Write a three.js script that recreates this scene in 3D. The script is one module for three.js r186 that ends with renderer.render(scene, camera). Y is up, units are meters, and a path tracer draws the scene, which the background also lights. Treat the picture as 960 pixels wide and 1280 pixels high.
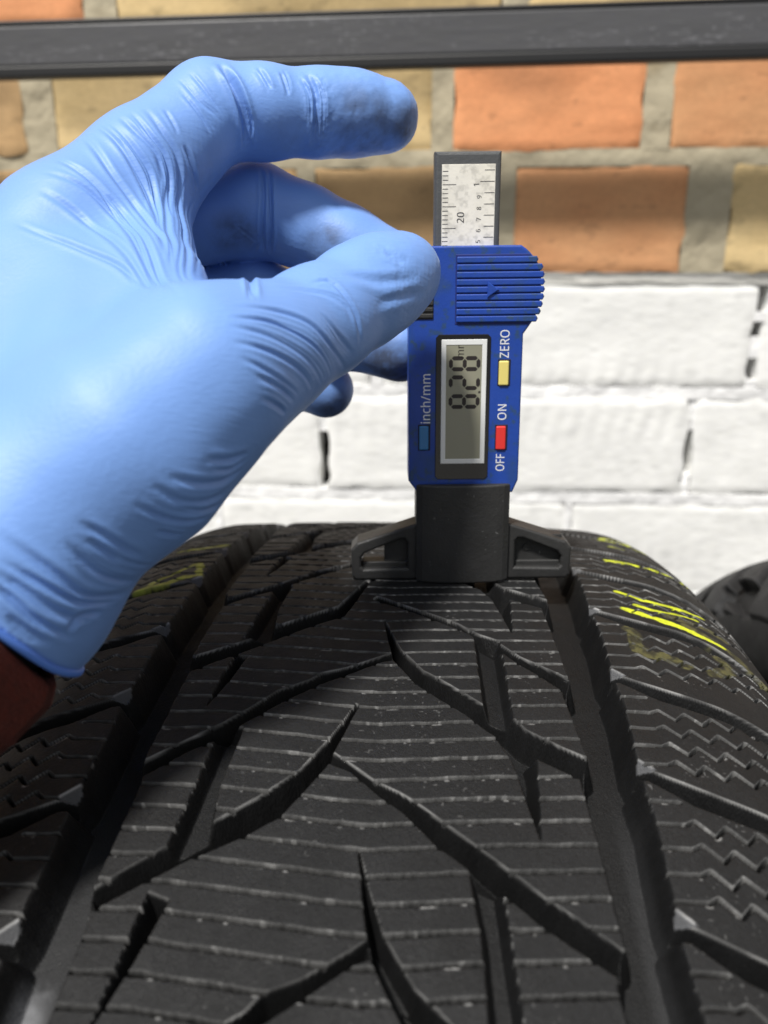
import * as THREE from 'three';
import { RoundedBoxGeometry } from 'three/addons/geometries/RoundedBoxGeometry.js';
import { TextGeometry } from 'three/addons/geometries/TextGeometry.js';
import { FontLoader } from 'three/addons/loaders/FontLoader.js';
import { mergeGeometries } from 'three/addons/utils/BufferGeometryUtils.js';

// ---------------------------------------------------------------- camera, sky, sun, exposure
// Everything is laid out in millimetres round the crown of the tyre and scaled to metres when meshes are made.
const MM = 0.001;
const scene = new THREE.Scene();
const camera = new THREE.PerspectiveCamera(65.5, 0.75, 0.005, 30);
const CAM = new THREE.Vector3(7.86, 76.4, 188.58), FWD = new THREE.Vector3(-0.06005, -0.29237, -0.95442).normalize();
camera.position.copy(CAM).multiplyScalar(MM);
camera.lookAt(CAM.clone().add(FWD).multiplyScalar(MM));
camera.focus = 0.167;
camera.userData.fStop = 15;
const renderer = new THREE.WebGLRenderer({ antialias: true });
renderer.setSize(768, 1024);
renderer.toneMapping = THREE.LinearToneMapping;
renderer.toneMappingExposure = 1.14;
renderer.shadowMap.enabled = true;

const SUN_DIR = new THREE.Vector3(-0.55, 1.9, 1.0).normalize();
{
  const W = 256, H = 128, data = new Float32Array(W * H * 4), v = new THREE.Vector3();
  for (let r = 0; r < H; r++) for (let c = 0; c < W; c++) {
    const up = ((r + 0.5) / H - 0.5) * Math.PI, az = ((c + 0.5) / W - 0.5) * 2 * Math.PI;
    v.set(Math.cos(az) * Math.cos(up), Math.sin(up), Math.sin(az) * Math.cos(up));
    const glow = Math.pow(Math.max(0, v.dot(SUN_DIR)), 6);
    let L = v.y > 0 ? 0.2 + 0.27 * v.y + 0.36 * glow : 0.14;
    const o = (r * W + c) * 4;
    data[o] = L * 0.97; data[o + 1] = L; data[o + 2] = L * 1.04; data[o + 3] = 1;
  }
  const sky = new THREE.DataTexture(data, W, H, THREE.RGBAFormat, THREE.FloatType);
  sky.mapping = THREE.EquirectangularReflectionMapping; sky.magFilter = THREE.LinearFilter; sky.minFilter = THREE.LinearFilter; sky.needsUpdate = true;
  scene.background = sky; scene.environment = sky;
}
const sun = new THREE.DirectionalLight(new THREE.Color(1, 0.965, 0.91), 4.6);
sun.position.copy(SUN_DIR).multiplyScalar(3); sun.target.position.set(0, 0, 0);
sun.castShadow = true; sun.shadow.radius = 12;
Object.assign(sun.shadow.camera, { left: -1.2, right: 1.2, top: 1.2, bottom: -1.2, near: 0.5, far: 6 });
sun.shadow.mapSize.set(2048, 2048);
scene.add(sun, sun.target);

// ---------------------------------------------------------------- helpers
const V = (x, y, z) => new THREE.Vector3(x, y, z);
const clamp = (x, a, b) => Math.min(b, Math.max(a, x)), lerp = (a, b, t) => a + (b - a) * t;
const sstep = (a, b, x) => { const t = clamp((x - a) / (b - a), 0, 1); return t * t * (3 - 2 * t); };
let seedState = 12345;
const rnd = () => { seedState = (seedState * 1664525 + 1013904223) >>> 0; return seedState / 4294967296; };
const rr = (a, b) => a + (b - a) * rnd();
const h3 = (x, y, z) => { let n = Math.imul(x, 374761393) ^ Math.imul(y, 668265263) ^ Math.imul(z, 1274126177); n = Math.imul(n ^ (n >>> 13), 1274126177); return ((n ^ (n >>> 16)) >>> 0) / 4294967296; };
function noise(x, y, z = 0) {   // value noise, 0..1
  const xi = Math.floor(x), yi = Math.floor(y), zi = Math.floor(z);
  let a = x - xi, b = y - yi, c = z - zi; a = a * a * (3 - 2 * a); b = b * b * (3 - 2 * b); c = c * c * (3 - 2 * c);
  const L = (k) => lerp(lerp(h3(xi, yi, zi + k), h3(xi + 1, yi, zi + k), a), lerp(h3(xi, yi + 1, zi + k), h3(xi + 1, yi + 1, zi + k), a), b);
  return lerp(L(0), L(1), c);
}
const fbm = (x, y, z, o = 4) => { let s = 0, a = 0.5, n = 0; for (let i = 0; i < o; i++) { s += a * noise(x, y, z); n += a; x = x * 2.03 + 7.1; y = y * 2.03 + 3.7; z = z * 2.03 + 5.3; a *= 0.5; } return s / n; };
// right, up of the camera: at(px, py, depth) is the point that a pixel of the 960 x 1280 photograph shows at a depth in mm
const RIGHT = new THREE.Vector3().crossVectors(FWD, V(0, 1, 0)).normalize(), UPV = new THREE.Vector3().crossVectors(RIGHT, FWD);
const rayTo = (px, py) => FWD.clone().addScaledVector(RIGHT, (px - 480) / 995).addScaledVector(UPV, (640 - py) / 995);
const at = (px, py, d) => rayTo(px, py).multiplyScalar(d).add(CAM);

const used = {};
const numbered = (n) => { const k = (used[n] = (used[n] ?? -1) + 1); return k ? n + '_' + String(k).padStart(3, '0') : n; };
function addMesh(name, geo, mat, parent) {            // geometry in mm
  geo.scale(MM, MM, MM);
  const m = new THREE.Mesh(geo, mat); m.name = name; m.castShadow = m.receiveShadow = true; parent.add(m); return m;
}
function sub(name, geo, mat, parent) { return addMesh(name, geo, mat, parent); }
function thing(name, label, category, kind) {
  const g = new THREE.Group(); g.name = numbered(name); g.userData = { label, category }; if (kind) g.userData.kind = kind; scene.add(g); return g;
}
function dataTex(n, m, f, srgb, rep) {
  const d = new Uint8Array(n * m * 4);
  for (let y = 0; y < m; y++) for (let x = 0; x < n; x++) { const v = f(x / n, y / m, x, y), o = (y * n + x) * 4; d[o] = clamp(v[0], 0, 1) * 255; d[o + 1] = clamp(v[1], 0, 1) * 255; d[o + 2] = clamp(v[2], 0, 1) * 255; d[o + 3] = 255; }
  const t = new THREE.DataTexture(d, n, m); t.wrapS = t.wrapT = THREE.RepeatWrapping; t.magFilter = THREE.LinearFilter; t.minFilter = THREE.LinearMipmapLinearFilter; t.generateMipmaps = true;
  if (srgb) t.colorSpace = THREE.SRGBColorSpace;
  if (rep) t.repeat.set(rep, rep);
  t.needsUpdate = true; return t;
}
// tiling noise on a unit square
const tileNoise = (u, v, f, z) => { const x = u * f, y = v * f, xi = Math.floor(x), yi = Math.floor(y); let a = x - xi, b = y - yi; a = a * a * (3 - 2 * a); b = b * b * (3 - 2 * b); const g = (i, j) => h3(((i % f) + f) % f, ((j % f) + f) % f, z); return lerp(lerp(g(xi, yi), g(xi + 1, yi), a), lerp(g(xi, yi + 1), g(xi + 1, yi + 1), a), b); };
const tileFbm = (u, v, f, z, o = 4) => { let s = 0, a = 0.5, n = 0; for (let i = 0; i < o; i++) { s += a * tileNoise(u, v, f << i, z + i); n += a; a *= 0.5; } return s / n; };
const grey = (x) => [x, x, x];
const std = (o) => new THREE.MeshStandardMaterial(o), phys = (o) => new THREE.MeshPhysicalMaterial(o);
const lin = (r, g, b) => new THREE.Color().setRGB(r, g, b);

// ---------------------------------------------------------------- the ground under the tyres
{
  const g = new THREE.PlaneGeometry(8000, 8000, 1, 1); g.rotateX(-Math.PI / 2); g.translate(0, -641, 800);
  const m = addMesh('ground', g, std({ color: lin(0.2, 0.195, 0.18), roughness: 0.95 }), scene);
  m.userData = { label: 'plain grey concrete ground under the standing tyres', kind: 'structure' };
}

// ---------------------------------------------------------------- brick wall: courses of 75 mm, orange and yellow above, painted white below
const WZ = -365;
{
  const wall = thing('brick_wall', 'brick wall behind the tyre, bare orange and yellow brick above and white paint below', 'wall');
  const bare = (c1, c2, seed) => std({
    color: 0xffffff, roughness: 0.92,
    map: dataTex(512, 256, (u, v) => {
      const st = tileFbm(u * 0.5, v, 6, seed, 3), n = tileFbm(u, v, 8, seed + 9, 5), p = tileNoise(u, v, 128, seed + 3), blot = sstep(0.55, 0.75, tileFbm(u, v, 3, seed + 21, 3));
      const k = clamp(st * 0.6 + n * 0.6 - 0.1, 0, 1), s = 0.97 + 0.06 * p - 0.16 * blot - 0.09 * sstep(0.72, 0.8, tileFbm(u, v, 20, seed + 33, 3));
      return [lerp(c1[0], c2[0], k) * s, lerp(c1[1], c2[1], k) * s, lerp(c1[2], c2[2], k) * s];
    }, true),
    bumpMap: dataTex(256, 256, (u, v) => grey(tileFbm(u, v, 12, seed + 40, 5))), bumpScale: 0.0006,
  });
  const MB = {
    orange: bare([0.9, 0.6, 0.41], [0.93, 0.66, 0.47], 11), orange2: bare([0.8, 0.56, 0.39], [0.86, 0.66, 0.48], 31),
    yellow: bare([0.84, 0.73, 0.52], [0.89, 0.79, 0.6], 51), brown: bare([0.74, 0.6, 0.43], [0.82, 0.69, 0.51], 71),
    white: std({ color: 0xffffff, roughness: 0.62,
      map: dataTex(512, 256, (u, v) => { const n = tileFbm(u, v, 6, 91, 5), d = sstep(0.7, 0.85, tileFbm(u, v, 14, 95, 3)); const k = 0.93 + 0.04 * n - 0.06 * d; return [k, k, k * 0.99]; }, true),
      bumpMap: dataTex(512, 256, (u, v) => grey(0.55 * tileFbm(u, v, 5, 101, 4) + 0.3 * (0.5 + 0.5 * Math.sin((u * 22 + v * 2 + tileNoise(u, v, 4, 7)) * 6.283)) * tileNoise(u, v, 3, 5) + 0.2 * tileFbm(u, v, 40, 103, 3))), bumpScale: 0.0013 }),
  };
  const mortarMat = std({ color: 0xffffff, roughness: 1, map: dataTex(512, 512, (u, v) => { const n = tileFbm(u, v, 10, 201, 5), d = sstep(0.62, 0.8, tileFbm(u, v, 6, 205, 4)); return [lerp(0.66, 0.77, n) - 0.16 * d, lerp(0.62, 0.73, n) - 0.17 * d, lerp(0.53, 0.63, n) - 0.17 * d]; }, true), bumpMap: dataTex(256, 256, (u, v) => grey(tileFbm(u, v, 16, 207, 5))), bumpScale: 0.003 });
  const whiteMortar = std({ color: 0xffffff, roughness: 0.7, map: dataTex(512, 512, (u, v) => { const n = tileFbm(u, v, 8, 211, 5); const k = 0.925 + 0.04 * n; return grey(k); }, true), bumpMap: dataTex(256, 256, (u, v) => grey(tileFbm(u, v, 12, 213, 5))), bumpScale: 0.004 });
  const stainMortar = std({ color: 0xffffff, roughness: 0.9, map: dataTex(1024, 64, (u, v) => { const n = tileFbm(u, v * 0.08, 24, 217, 5), k = lerp(0.62, 0.9, sstep(0.3, 0.68, n + (0.4 - v) * 0.45)); return [k, k * 0.995, k * 0.97]; }, true), bumpMap: mortarMat.bumpMap, bumpScale: 0.003 });
  const dark = std({ color: lin(0.018, 0.016, 0.014), roughness: 1 });
  // the dark core behind the joints
  const core = new THREE.BoxGeometry(2400, 1400, 160); core.translate(0, 60, WZ - 22 - 80); sub('wall_core', core, dark, wall);
  let bi = 0;
  function brick(x0, x1, y0, h, mat, fine) {
    bi++;
    const w = x1 - x0, nx = fine ? Math.ceil(w / 3.5) : 6, ny = fine ? Math.ceil(h / 3.5) : 3;
    const g = new RoundedBoxGeometry(w, h, 40, 2, 3.2);
    let gg = g;
    if (fine) {
      gg = new THREE.BoxGeometry(w, h, 40, nx, ny, 3);
      const p = gg.attributes.position, r = 3.5;
      for (let i = 0; i < p.count; i++) {
        let x = p.getX(i), y = p.getY(i), z = p.getZ(i);
        const wx = (fbm((y + y0) * 0.09, bi * 3.1, z * 0.1, 3) - 0.5) * 6, wy = (fbm((x + x0) * 0.07, bi * 7.7, z * 0.1, 3) - 0.5) * 5;
        const ex = Math.max(0, Math.abs(x) - (w / 2 - r)) / r, ey = Math.max(0, Math.abs(y) - (h / 2 - r)) / r;
        if (z > 15) z -= r * (mat === MB.white ? 0.3 : 0.32) * (ex * ex + ey * ey) * (0.6 + 0.8 * noise(x * 0.08, y * 0.08, bi)) - (fbm((x + x0) * 0.035, (y + y0) * 0.035, bi, 3) - 0.5) * (mat === MB.white ? 1.5 : 2);
        p.setXYZ(i, x + wx * Math.sign(x) * (Math.abs(x) > w / 2 - 1 ? 1 : 0), y + wy * (Math.abs(y) > h / 2 - 1 ? 1 : 0), z);
      }
      gg.computeVertexNormals();
    }
    const p = gg.attributes.position, uv = gg.attributes.uv, ou = rnd(), ov = rnd();
    for (let i = 0; i < p.count; i++) uv.setXY(i, p.getX(i) / 260 + ou, p.getY(i) / 130 + ov);
    gg.translate((x0 + x1) / 2, y0 + h / 2, WZ - 20 + rr(-0.8, 0.8));
    sub('brick', gg, mat, wall);
  }
  function joint(x0, x1, y0, y1, mat, back = 2) {
    const w = x1 - x0, h = y1 - y0, nx = Math.max(1, Math.ceil(w / 6)), ny = Math.max(1, Math.ceil(h / 4));
    const g = new THREE.BoxGeometry(w, h, 18, Math.min(nx, 160), ny, 1), p = g.attributes.position, uv = g.attributes.uv;
    for (let i = 0; i < p.count; i++) {
      const X = p.getX(i) + (x0 + x1) / 2, Y = p.getY(i) + (y0 + y1) / 2;
      if (mat !== stainMortar) uv.setXY(i, X / 240, Y / 240); else uv.setXY(i, X / 700, (Y - y0) / (y1 - y0));
      if (p.getZ(i) > 0) p.setZ(i, p.getZ(i) + (fbm(X * 0.08, Y * 0.08, 3, 3) - 0.5) * 2.6);
    }
    g.computeVertexNormals(); g.translate((x0 + x1) / 2, (y0 + y1) / 2, WZ - back - 9);
    sub('mortar_joint', g, mat, wall);
  }
  // courses as [bottom, joints (left edge of the gap, right edge), kind of each brick]; measured joints in view, regular bond beyond
  const C = {
    3: { y: 223, gaps: [[-480, -468], [-215, -194], [45, 62], [300, 312]], kinds: ['orange', 'orange', 'yellow', 'yellow', 'orange'] },
    2: { y: 148, gaps: [[-524, -512], [-263, -241], [3, 17], [134, 152], [272, 284]], kinds: ['yellow', 'brown', 'yellow', 'orange', 'orange2', 'yellow'] },
    1: { y: 74, gaps: [[-470, -458], [-212, -200], [-84, -72], [46, 58], [166, 194], [440, 452]], kinds: ['orange2', 'brown', 'brown', 'brown', 'orange2', 'yellow', 'orange'] },
    0: { y: -1, gaps: [[-540, -532], [-290, -282], [-36, -28], [218, 225], [470, 478]] },
    '-1': { y: -76, gaps: [[-330, -322], [-73, -67], [183, 188], [440, 447]] },
    '-2': { y: -151, gaps: [[-410, -402], [-152, -147], [103, 108], [356, 362]] },
  };
  for (let c = -8; c <= 7; c++) {
    const row = C[c] ?? { y: -1 + 75 * c, gaps: Array.from({ length: 7 }, (_, i) => { const x = -780 + 260 * i + (c & 1 ? 130 : 0); return [x - 6, x + 6]; }), kinds: Array.from({ length: 8 }, (_, i) => ['orange', 'yellow', 'orange2', 'brown'][(i * 3 + c * 5 + 40) % 4]) };
    const white = c <= 0, h = white ? 67 : 64.5, xs = [-900, ...row.gaps.flat(), 900];
    for (let i = 0, k = 0; i < xs.length; i += 2, k++) {
      const near = c >= -2 && c <= 3 && xs[i + 1] > -340 && xs[i] < 340;
      brick(xs[i], xs[i + 1], row.y + (white ? 0.5 : 0), h, white ? MB.white : MB[row.kinds[k % row.kinds.length]], near);
    }
    for (const [a, b] of row.gaps) {
      const slot = c === -1 && (Math.abs(a + 73) < 1 || Math.abs(a - 183) < 1);
      if (slot) { const lo = a < 0 ? -76 : -62, hi = a < 0 ? -34 : -30; if (lo > -76) joint(a, b, -76, lo, whiteMortar, 1.4); joint(a, b, hi, -8, whiteMortar, 1.4); continue; }
      if (c === 0 && a === 218) { joint(a, b, row.y, row.y + 5, whiteMortar, 1); joint(a, b, row.y + 20, row.y + 34, whiteMortar, 2.2); joint(a, b, row.y + 44, row.y + 50, whiteMortar, 1); continue; }
      joint(a, b, row.y, row.y + h, white ? whiteMortar : mortarMat, white ? 0.3 : 0.5);
    }
    joint(-900, 900, row.y + h, row.y + 75, c === 0 ? stainMortar : white ? whiteMortar : mortarMat, c === 0 ? 0.6 : white ? 0.4 : 0.6);
  }
}

// ---------------------------------------------------------------- steel rail of the rack, above the tyres
{
  const rail = thing('rack_rail', 'black painted steel rail of the tyre rack, running across in front of the orange bricks', 'rail');
  const paint = std({ color: 0xffffff, roughness: 0.42, metalness: 0,
    map: dataTex(1024, 128, (u, v) => { const n = tileFbm(u, v, 6, 301, 5), s = sstep(0.8, 0.9, tileFbm(u, v, 40, 305, 2)) + 1.6 * sstep(0.78, 0.82, tileNoise(u, v, 90, 309)) * sstep(0.55, 0.75, tileFbm(u, v, 5, 307, 3)); const k = 0.31 + 0.03 * n + 0.06 * s; return [k, k, k * 1.03]; }, true),
    bumpMap: dataTex(512, 128, (u, v) => grey(tileFbm(u, v, 24, 311, 4))), bumpScale: 0.00015 });
  const black = std({ color: lin(0.012, 0.012, 0.013), roughness: 0.5 });
  const tube = (h, d, r) => { const s = new THREE.Shape(); s.moveTo(-d / 2 + r, -h / 2); s.lineTo(d / 2 - r, -h / 2); s.absarc(d / 2 - r, -h / 2 + r, r, -Math.PI / 2, 0); s.lineTo(d / 2, h / 2 - r); s.absarc(d / 2 - r, h / 2 - r, r, 0, Math.PI / 2); s.lineTo(-d / 2 + r, h / 2); s.absarc(-d / 2 + r, h / 2 - r, r, Math.PI / 2, Math.PI); s.lineTo(-d / 2, -h / 2 + r); s.absarc(-d / 2 + r, -h / 2 + r, r, Math.PI, 1.5 * Math.PI); return s; };
  const g = new THREE.ExtrudeGeometry(tube(22, 8, 2), { depth: 1300, bevelEnabled: false, curveSegments: 8 });
  g.rotateY(Math.PI / 2);   // extrude along x
  const p = g.attributes.position, uv = g.attributes.uv;
  for (let i = 0; i < p.count; i++) uv.setXY(i, p.getX(i) / 300, (p.getY(i) + p.getZ(i)) / 60);
  g.translate(-650, 200, -322);
  rail.rotation.z = 0.011; rail.position.y = 2.5 * MM;
  sub('bar', g, paint, rail);
  const lip = new RoundedBoxGeometry(1300, 2.6, 6, 2, 1.2); lip.translate(0, 211.8, -320.5); sub('top_lip', lip, black, rail);
  const low = new RoundedBoxGeometry(1300, 6.4, 9, 2, 1.6); low.translate(0, 186.6, -322); sub('bottom_strip', low, black, rail);
}

// ---------------------------------------------------------------- tyres
// A tyre is unrolled: s runs round it towards the camera (mm on the crown, 0 at the top), q across it along its section.
const rubberBump = dataTex(1024, 1024, (u, v) => grey(0.5 * tileFbm(u, v, 48, 401, 4) + 0.5 * tileNoise(u, v, 360, 409)));
const rubberRough = dataTex(512, 512, (u, v) => grey(0.5 + 0.26 * tileFbm(u, v, 10, 421, 5)));
const rubber = phys({ color: 0xffffff, vertexColors: true, specularIntensity: 0.55, roughness: 1, roughnessMap: rubberRough, bumpMap: rubberBump, bumpScale: 0.00016 });
function section(o) {
  const th0 = Math.atan(o.flat / o.crown), d0 = o.flat * o.flat / (2 * o.crown);
  return (q) => {   // [t, drop, tilt]
    const a = Math.abs(q), sg = Math.sign(q);
    if (a <= o.flat) return [q, a * a / (2 * o.crown), sg * a / o.crown];
    const th = th0 + (a - o.flat) / o.round;
    return [sg * (o.flat + o.round * (Math.sin(th) - Math.sin(th0))), d0 + o.round * (Math.cos(th0) - Math.cos(th)), sg * th];
  };
}
function segDist(px, py, ax, ay, bx, by) { const vx = bx - ax, vy = by - ay, t = clamp(((px - ax) * vx + (py - ay) * vy) / (vx * vx + vy * vy || 1), 0, 1); return Math.hypot(px - ax - vx * t, py - ay - vy * t); }
// pattern: {polys: [{p: [[s, q]...], d, w}], sipes: [{p: [[s, q]...], d, w}], paint: [{p, w, c, f}]}
function treadPatch(tyre, S, Q, sec, R, cx, pat, minBlock) {
  const ns = S.length, nq = Q.length, G = new Float32Array(ns * nq), P = new Float32Array(ns * nq), lip = new Float32Array(ns * nq), dustGlint = new Float32Array(ns * nq), paint = new Float32Array(ns * nq), shine = new Uint8Array(ns * nq), paintK = new Uint8Array(ns * nq);
  const find = (A, x) => { let lo = 0, hi = A.length; while (lo < hi) { const m = (lo + hi) >> 1; A[m] < x ? (lo = m + 1) : (hi = m); } return lo; };
  const box = (pts, m, f) => {
    let s0 = 1e9, s1 = -1e9, q0 = 1e9, q1 = -1e9; for (const [s, q] of pts) { s0 = Math.min(s0, s); s1 = Math.max(s1, s); q0 = Math.min(q0, q); q1 = Math.max(q1, q); }
    const i0 = find(S, s0 - m), i1 = find(S, s1 + m), j0 = find(Q, q0 - m), j1 = find(Q, q1 + m);
    for (let i = i0; i < i1; i++) for (let j = j0; j < j1; j++) f(i * nq + j, S[i], Q[j]);
  };
  for (const { p, d, w, slope, pale } of pat.polys) box(p, 1.2, (k, s, q) => {
    let ins = false, dist = 1e9, near = false, past = false;
    for (let a = 0, b = p.length - 1; a < p.length; b = a++) {
      const [s0, q0] = p[a], [s1, q1] = p[b];
      if (q0 > q !== q1 > q) { const x = ((s1 - s0) * (q - q0)) / (q1 - q0) + s0; if (s < x) ins = !ins; if (s + 0.45 < x) near = !near; if (s - 0.45 < x) past = !past; }
      const dd = segDist(s, q, s0, q0, s1, q1); if (dd < dist) dist = dd;
    }
    const jit = (noise(s * 0.3, q * 0.3, 4) - 0.5) * 0.14, sd = (ins ? dist : -dist) + 0.12 + jit;
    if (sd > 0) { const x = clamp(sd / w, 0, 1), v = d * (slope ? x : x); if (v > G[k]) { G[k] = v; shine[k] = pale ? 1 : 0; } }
    const e = pat.clean ? 0 : Math.exp(-((dist / 0.2) ** 2)) * (near && !past ? 0.6 + 1.1 * sstep(0.35, 0.7, noise(s * 0.25, q * 0.25, 8)) : 0.1 * sstep(0.5, 0.7, noise(s * 0.35, q * 0.35, 8))); if (e > dustGlint[k]) dustGlint[k] = e;  // far groove edges paler: the light they catch painted in, mixed with dust
  });
  for (const { p, d, w = 0.3 } of pat.sipes) for (let n = 0; n + 1 < p.length; n++) box([p[n], p[n + 1]], 1.3, (k, s, q) => {
    const wob = (noise(q * 0.25, s * 0.05, 11) - 0.5) * 0.24, s2 = s + wob, D = segDist(s2, q, ...p[n], ...p[n + 1]);
    const width = w * (0.6 + 0.7 * noise(q * 0.5, s * 0.2, 3)), v = d * sstep(width + 0.1, width - 0.08, D); if (v > P[k]) P[k] = v;
    const [as, aq] = p[n], [bs, bq] = p[n + 1], t = clamp((q - aq) / (bq - aq || 1), 0, 1), side = s2 - lerp(as, bs, t);    // < 0: the far side of the cut
    if (side < 0 && D < 1.2) {
      const l = sstep(width + 0.5, width + 0.06, D) * (0.6 + 0.8 * noise(q * 0.25, s * 0.3, 5)); if (l > lip[k]) lip[k] = l;
      const u = Math.exp(-(((D - width - 0.11) / 0.11) ** 2)) * (0.65 + 0.5 * sstep(0.45, 0.8, noise(q * 0.3, s * 0.22, 21)) + 1.4 * sstep(0.8, 0.92, noise(q * 0.9, s * 0.5, 23))); if (u > dustGlint[k]) dustGlint[k] = u;  // glint on the far lip put into the colour, flecked with dust
    } else if (D < 1.2) { const u = Math.exp(-(((D - width - 0.15) / 0.22) ** 2)) * 1.5 * sstep(0.8, 0.92, noise(q * 0.8, s * 0.4, 33)); if (u > dustGlint[k]) dustGlint[k] = u; }
  });
  for (const { p, w, c, f } of pat.paint ?? []) for (let n = 0; n + 1 < p.length; n++) box([p[n], p[n + 1]], w + 1.5, (k, s, q) => {
    const D = segDist(s, q, ...p[n], ...p[n + 1]) + (fbm(s * 0.5, q * 0.5, 2, 3) - 0.5) * w * 1.1, v = sstep(w, w - 0.5, D) * lerp(1, sstep(0.4, 0.66, fbm(s * 0.7, q * 0.7, 6, 3)), f);
    if (v > paint[k]) { paint[k] = v * (0.75 + 0.35 * noise(s * 2.4, q * 2.4, 81)); paintK[k] = c; }
  });
  const pos = new Float32Array(ns * nq * 3), uv = new Float32Array(ns * nq * 2), col = new Float32Array(ns * nq * 3);
  const secs = Array.from(Q, (q) => sec(q)), tone = [[0.62, 0.68, 0.03], [0.085, 0.08, 0.03], [0.36, 0.39, 0.05]];
  const H = new Float32Array(ns * nq);
  for (let i = 0, k = 0; i < ns; i++) for (let j = 0; j < nq; j++, k++) {
    const s = S[i], q = Q[j], [t, dr, ph] = secs[j];
    const und = (fbm(s * 0.12, q * 0.12, 1, 2) - 0.5) * 0.22;
    const g = G[k], top = 1 - sstep(0.05, 0.6, g);
    const h = -Math.max(g, P[k] * top) - lip[k] * 0.06 * top * (P[k] > 1 ? 0 : 1) + und * top;
    H[k] = h;
    const r = R - dr + h * Math.cos(ph), a = s / R, x = t + h * Math.sin(ph);
    pos[k * 3] = cx + x; pos[k * 3 + 1] = -R + r * Math.cos(a); pos[k * 3 + 2] = r * Math.sin(a);
    uv[k * 2] = s / 40; uv[k * 2 + 1] = q / 40;
    const speck = 0.7 * sstep(0.91, 0.97, noise(s * 1.9, q * 1.9, 41)) * sstep(0.5, 0.7, fbm(s * 0.1, q * 0.1, 43, 2)) * top;
    const grime = fbm(s * 0.09, q * 0.09, 17, 4), fine = noise(s * 2.2, q * 2.2, 47);
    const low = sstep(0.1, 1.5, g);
    let b = (pat.tone ?? 1) * lerp(0.0055, 0.012, grime) * (0.8 + 0.4 * fine) * lerp(1, 0.6, low) * (1 - 0.5 * sstep(0.3, 1.2, P[k] * top));  // grooves and cuts darker: shade painted in, besides less worn rubber
    const d = clamp(dustGlint[k] * 0.17 + speck * 0.1, 0, 0.26) * (1 - sstep(0.12, 0.5, g)) * (1 - 0.8 * sstep(0.5, 1.6, P[k]));
    if (shine[k]) b += 0.07; if (pat.paleFloor) b += pat.paleFloor(s, q, g); let c0 = b * 0.98 + d, c1 = b + d * 0.995, c2 = b * 1.06 + d * 0.98;
    if (paint[k] > 0) { const T = tone[paintK[k]], m = paint[k] * (1 - sstep(0.5, 2.2, Math.max(g, P[k]))); c0 = lerp(c0, T[0], m); c1 = lerp(c1, T[1], m); c2 = lerp(c2, T[2], m); }
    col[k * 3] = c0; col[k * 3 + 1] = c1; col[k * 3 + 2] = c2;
  }
  // blocks: connected high ground
  const id = new Int32Array(ns * nq), sizes = [0], stack = new Int32Array(ns * nq);
  for (let k0 = 0; k0 < ns * nq; k0++) {
    if (id[k0] || G[k0] > 0.1) continue;
    const n = sizes.length; let top = 0, count = 0; stack[top++] = k0; id[k0] = n;
    while (top) {
      const k = stack[--top], j = k % nq; count++;
      const go = (m) => { if (!id[m] && G[m] <= 0.1) { id[m] = n; stack[top++] = m; } };
      if (j > 0) go(k - 1); if (j < nq - 1) go(k + 1); if (k >= nq) go(k - nq); if (k + nq < ns * nq) go(k + nq);
    }
    sizes.push(count);
  }
  const faces = sizes.map(() => []);
  for (let i = 0; i + 1 < ns; i++) for (let j = 0; j + 1 < nq; j++) {
    const a = i * nq + j, b = a + 1, c = a + nq, d = c + 1; let m = Math.max(id[a], id[b], id[c], id[d]); if (m && sizes[m] < minBlock) m = 0;
    const hA = Math.abs(H[a] - H[d]), hB = Math.abs(H[b] - H[c]);
    if (hA < hB) faces[m].push(a, c, d, a, d, b); else faces[m].push(a, c, b, b, c, d);
  }
  const remap = new Int32Array(ns * nq);
  faces.forEach((f, n) => {
    if (!f.length) return;
    const idx = new Uint32Array(f.length); let count = 0; const list = []; 
    for (let i = 0; i < f.length; i++) { const k = f[i]; if (!remap[k]) { remap[k] = ++count; list.push(k); } idx[i] = remap[k] - 1; }
    const pick = (src, w) => { const o = new Float32Array(count * w); for (let i = 0; i < count; i++) for (let c = 0; c < w; c++) o[i * w + c] = src[list[i] * w + c]; return new THREE.BufferAttribute(o, w); };
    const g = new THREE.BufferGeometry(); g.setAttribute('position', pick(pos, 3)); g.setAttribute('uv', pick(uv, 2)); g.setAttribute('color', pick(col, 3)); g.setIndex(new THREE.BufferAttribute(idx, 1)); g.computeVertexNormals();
    for (const k of list) remap[k] = 0;
    sub(n && sizes[n] >= minBlock ? 'tread_block' : 'groove_floor', g, rubber, tyre);
  });
}
function range(parts) { const out = []; for (const [a, b, st] of parts) { const n = Math.round((b - a) / st); for (let i = 0; i < n; i++) out.push(a + ((b - a) * i) / n); } out.push(parts[parts.length - 1][1]); return Float64Array.from(out); }
function sidewalls(tyre, sec, R, cx, qmax) {
  const [t, dr] = sec(qmax), wallMat = std({ color: lin(0.02, 0.02, 0.021), roughness: 0.6, bumpMap: rubberBump, bumpScale: 0.0002 });
  for (const sg of [-1, 1]) {
    const pts = [[R - dr, t], [R - dr - 14, t + 6], [R - dr - 40, t + 11], [R - dr - 70, t + 10], [R - dr - 95, t + 2], [R - dr - 106, t - 6], [R - dr - 108, t - 16], [R - dr - 100, t - 20]].map(([r, x]) => new THREE.Vector2(r, x));
    const g = new THREE.LatheGeometry(new THREE.SplineCurve(pts).getPoints(40), 160); g.rotateZ(-Math.PI / 2); if (sg < 0) g.rotateY(Math.PI);
    g.translate(cx, -R, 0); sub('sidewall', g, wallMat, tyre);
  }
}

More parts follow.
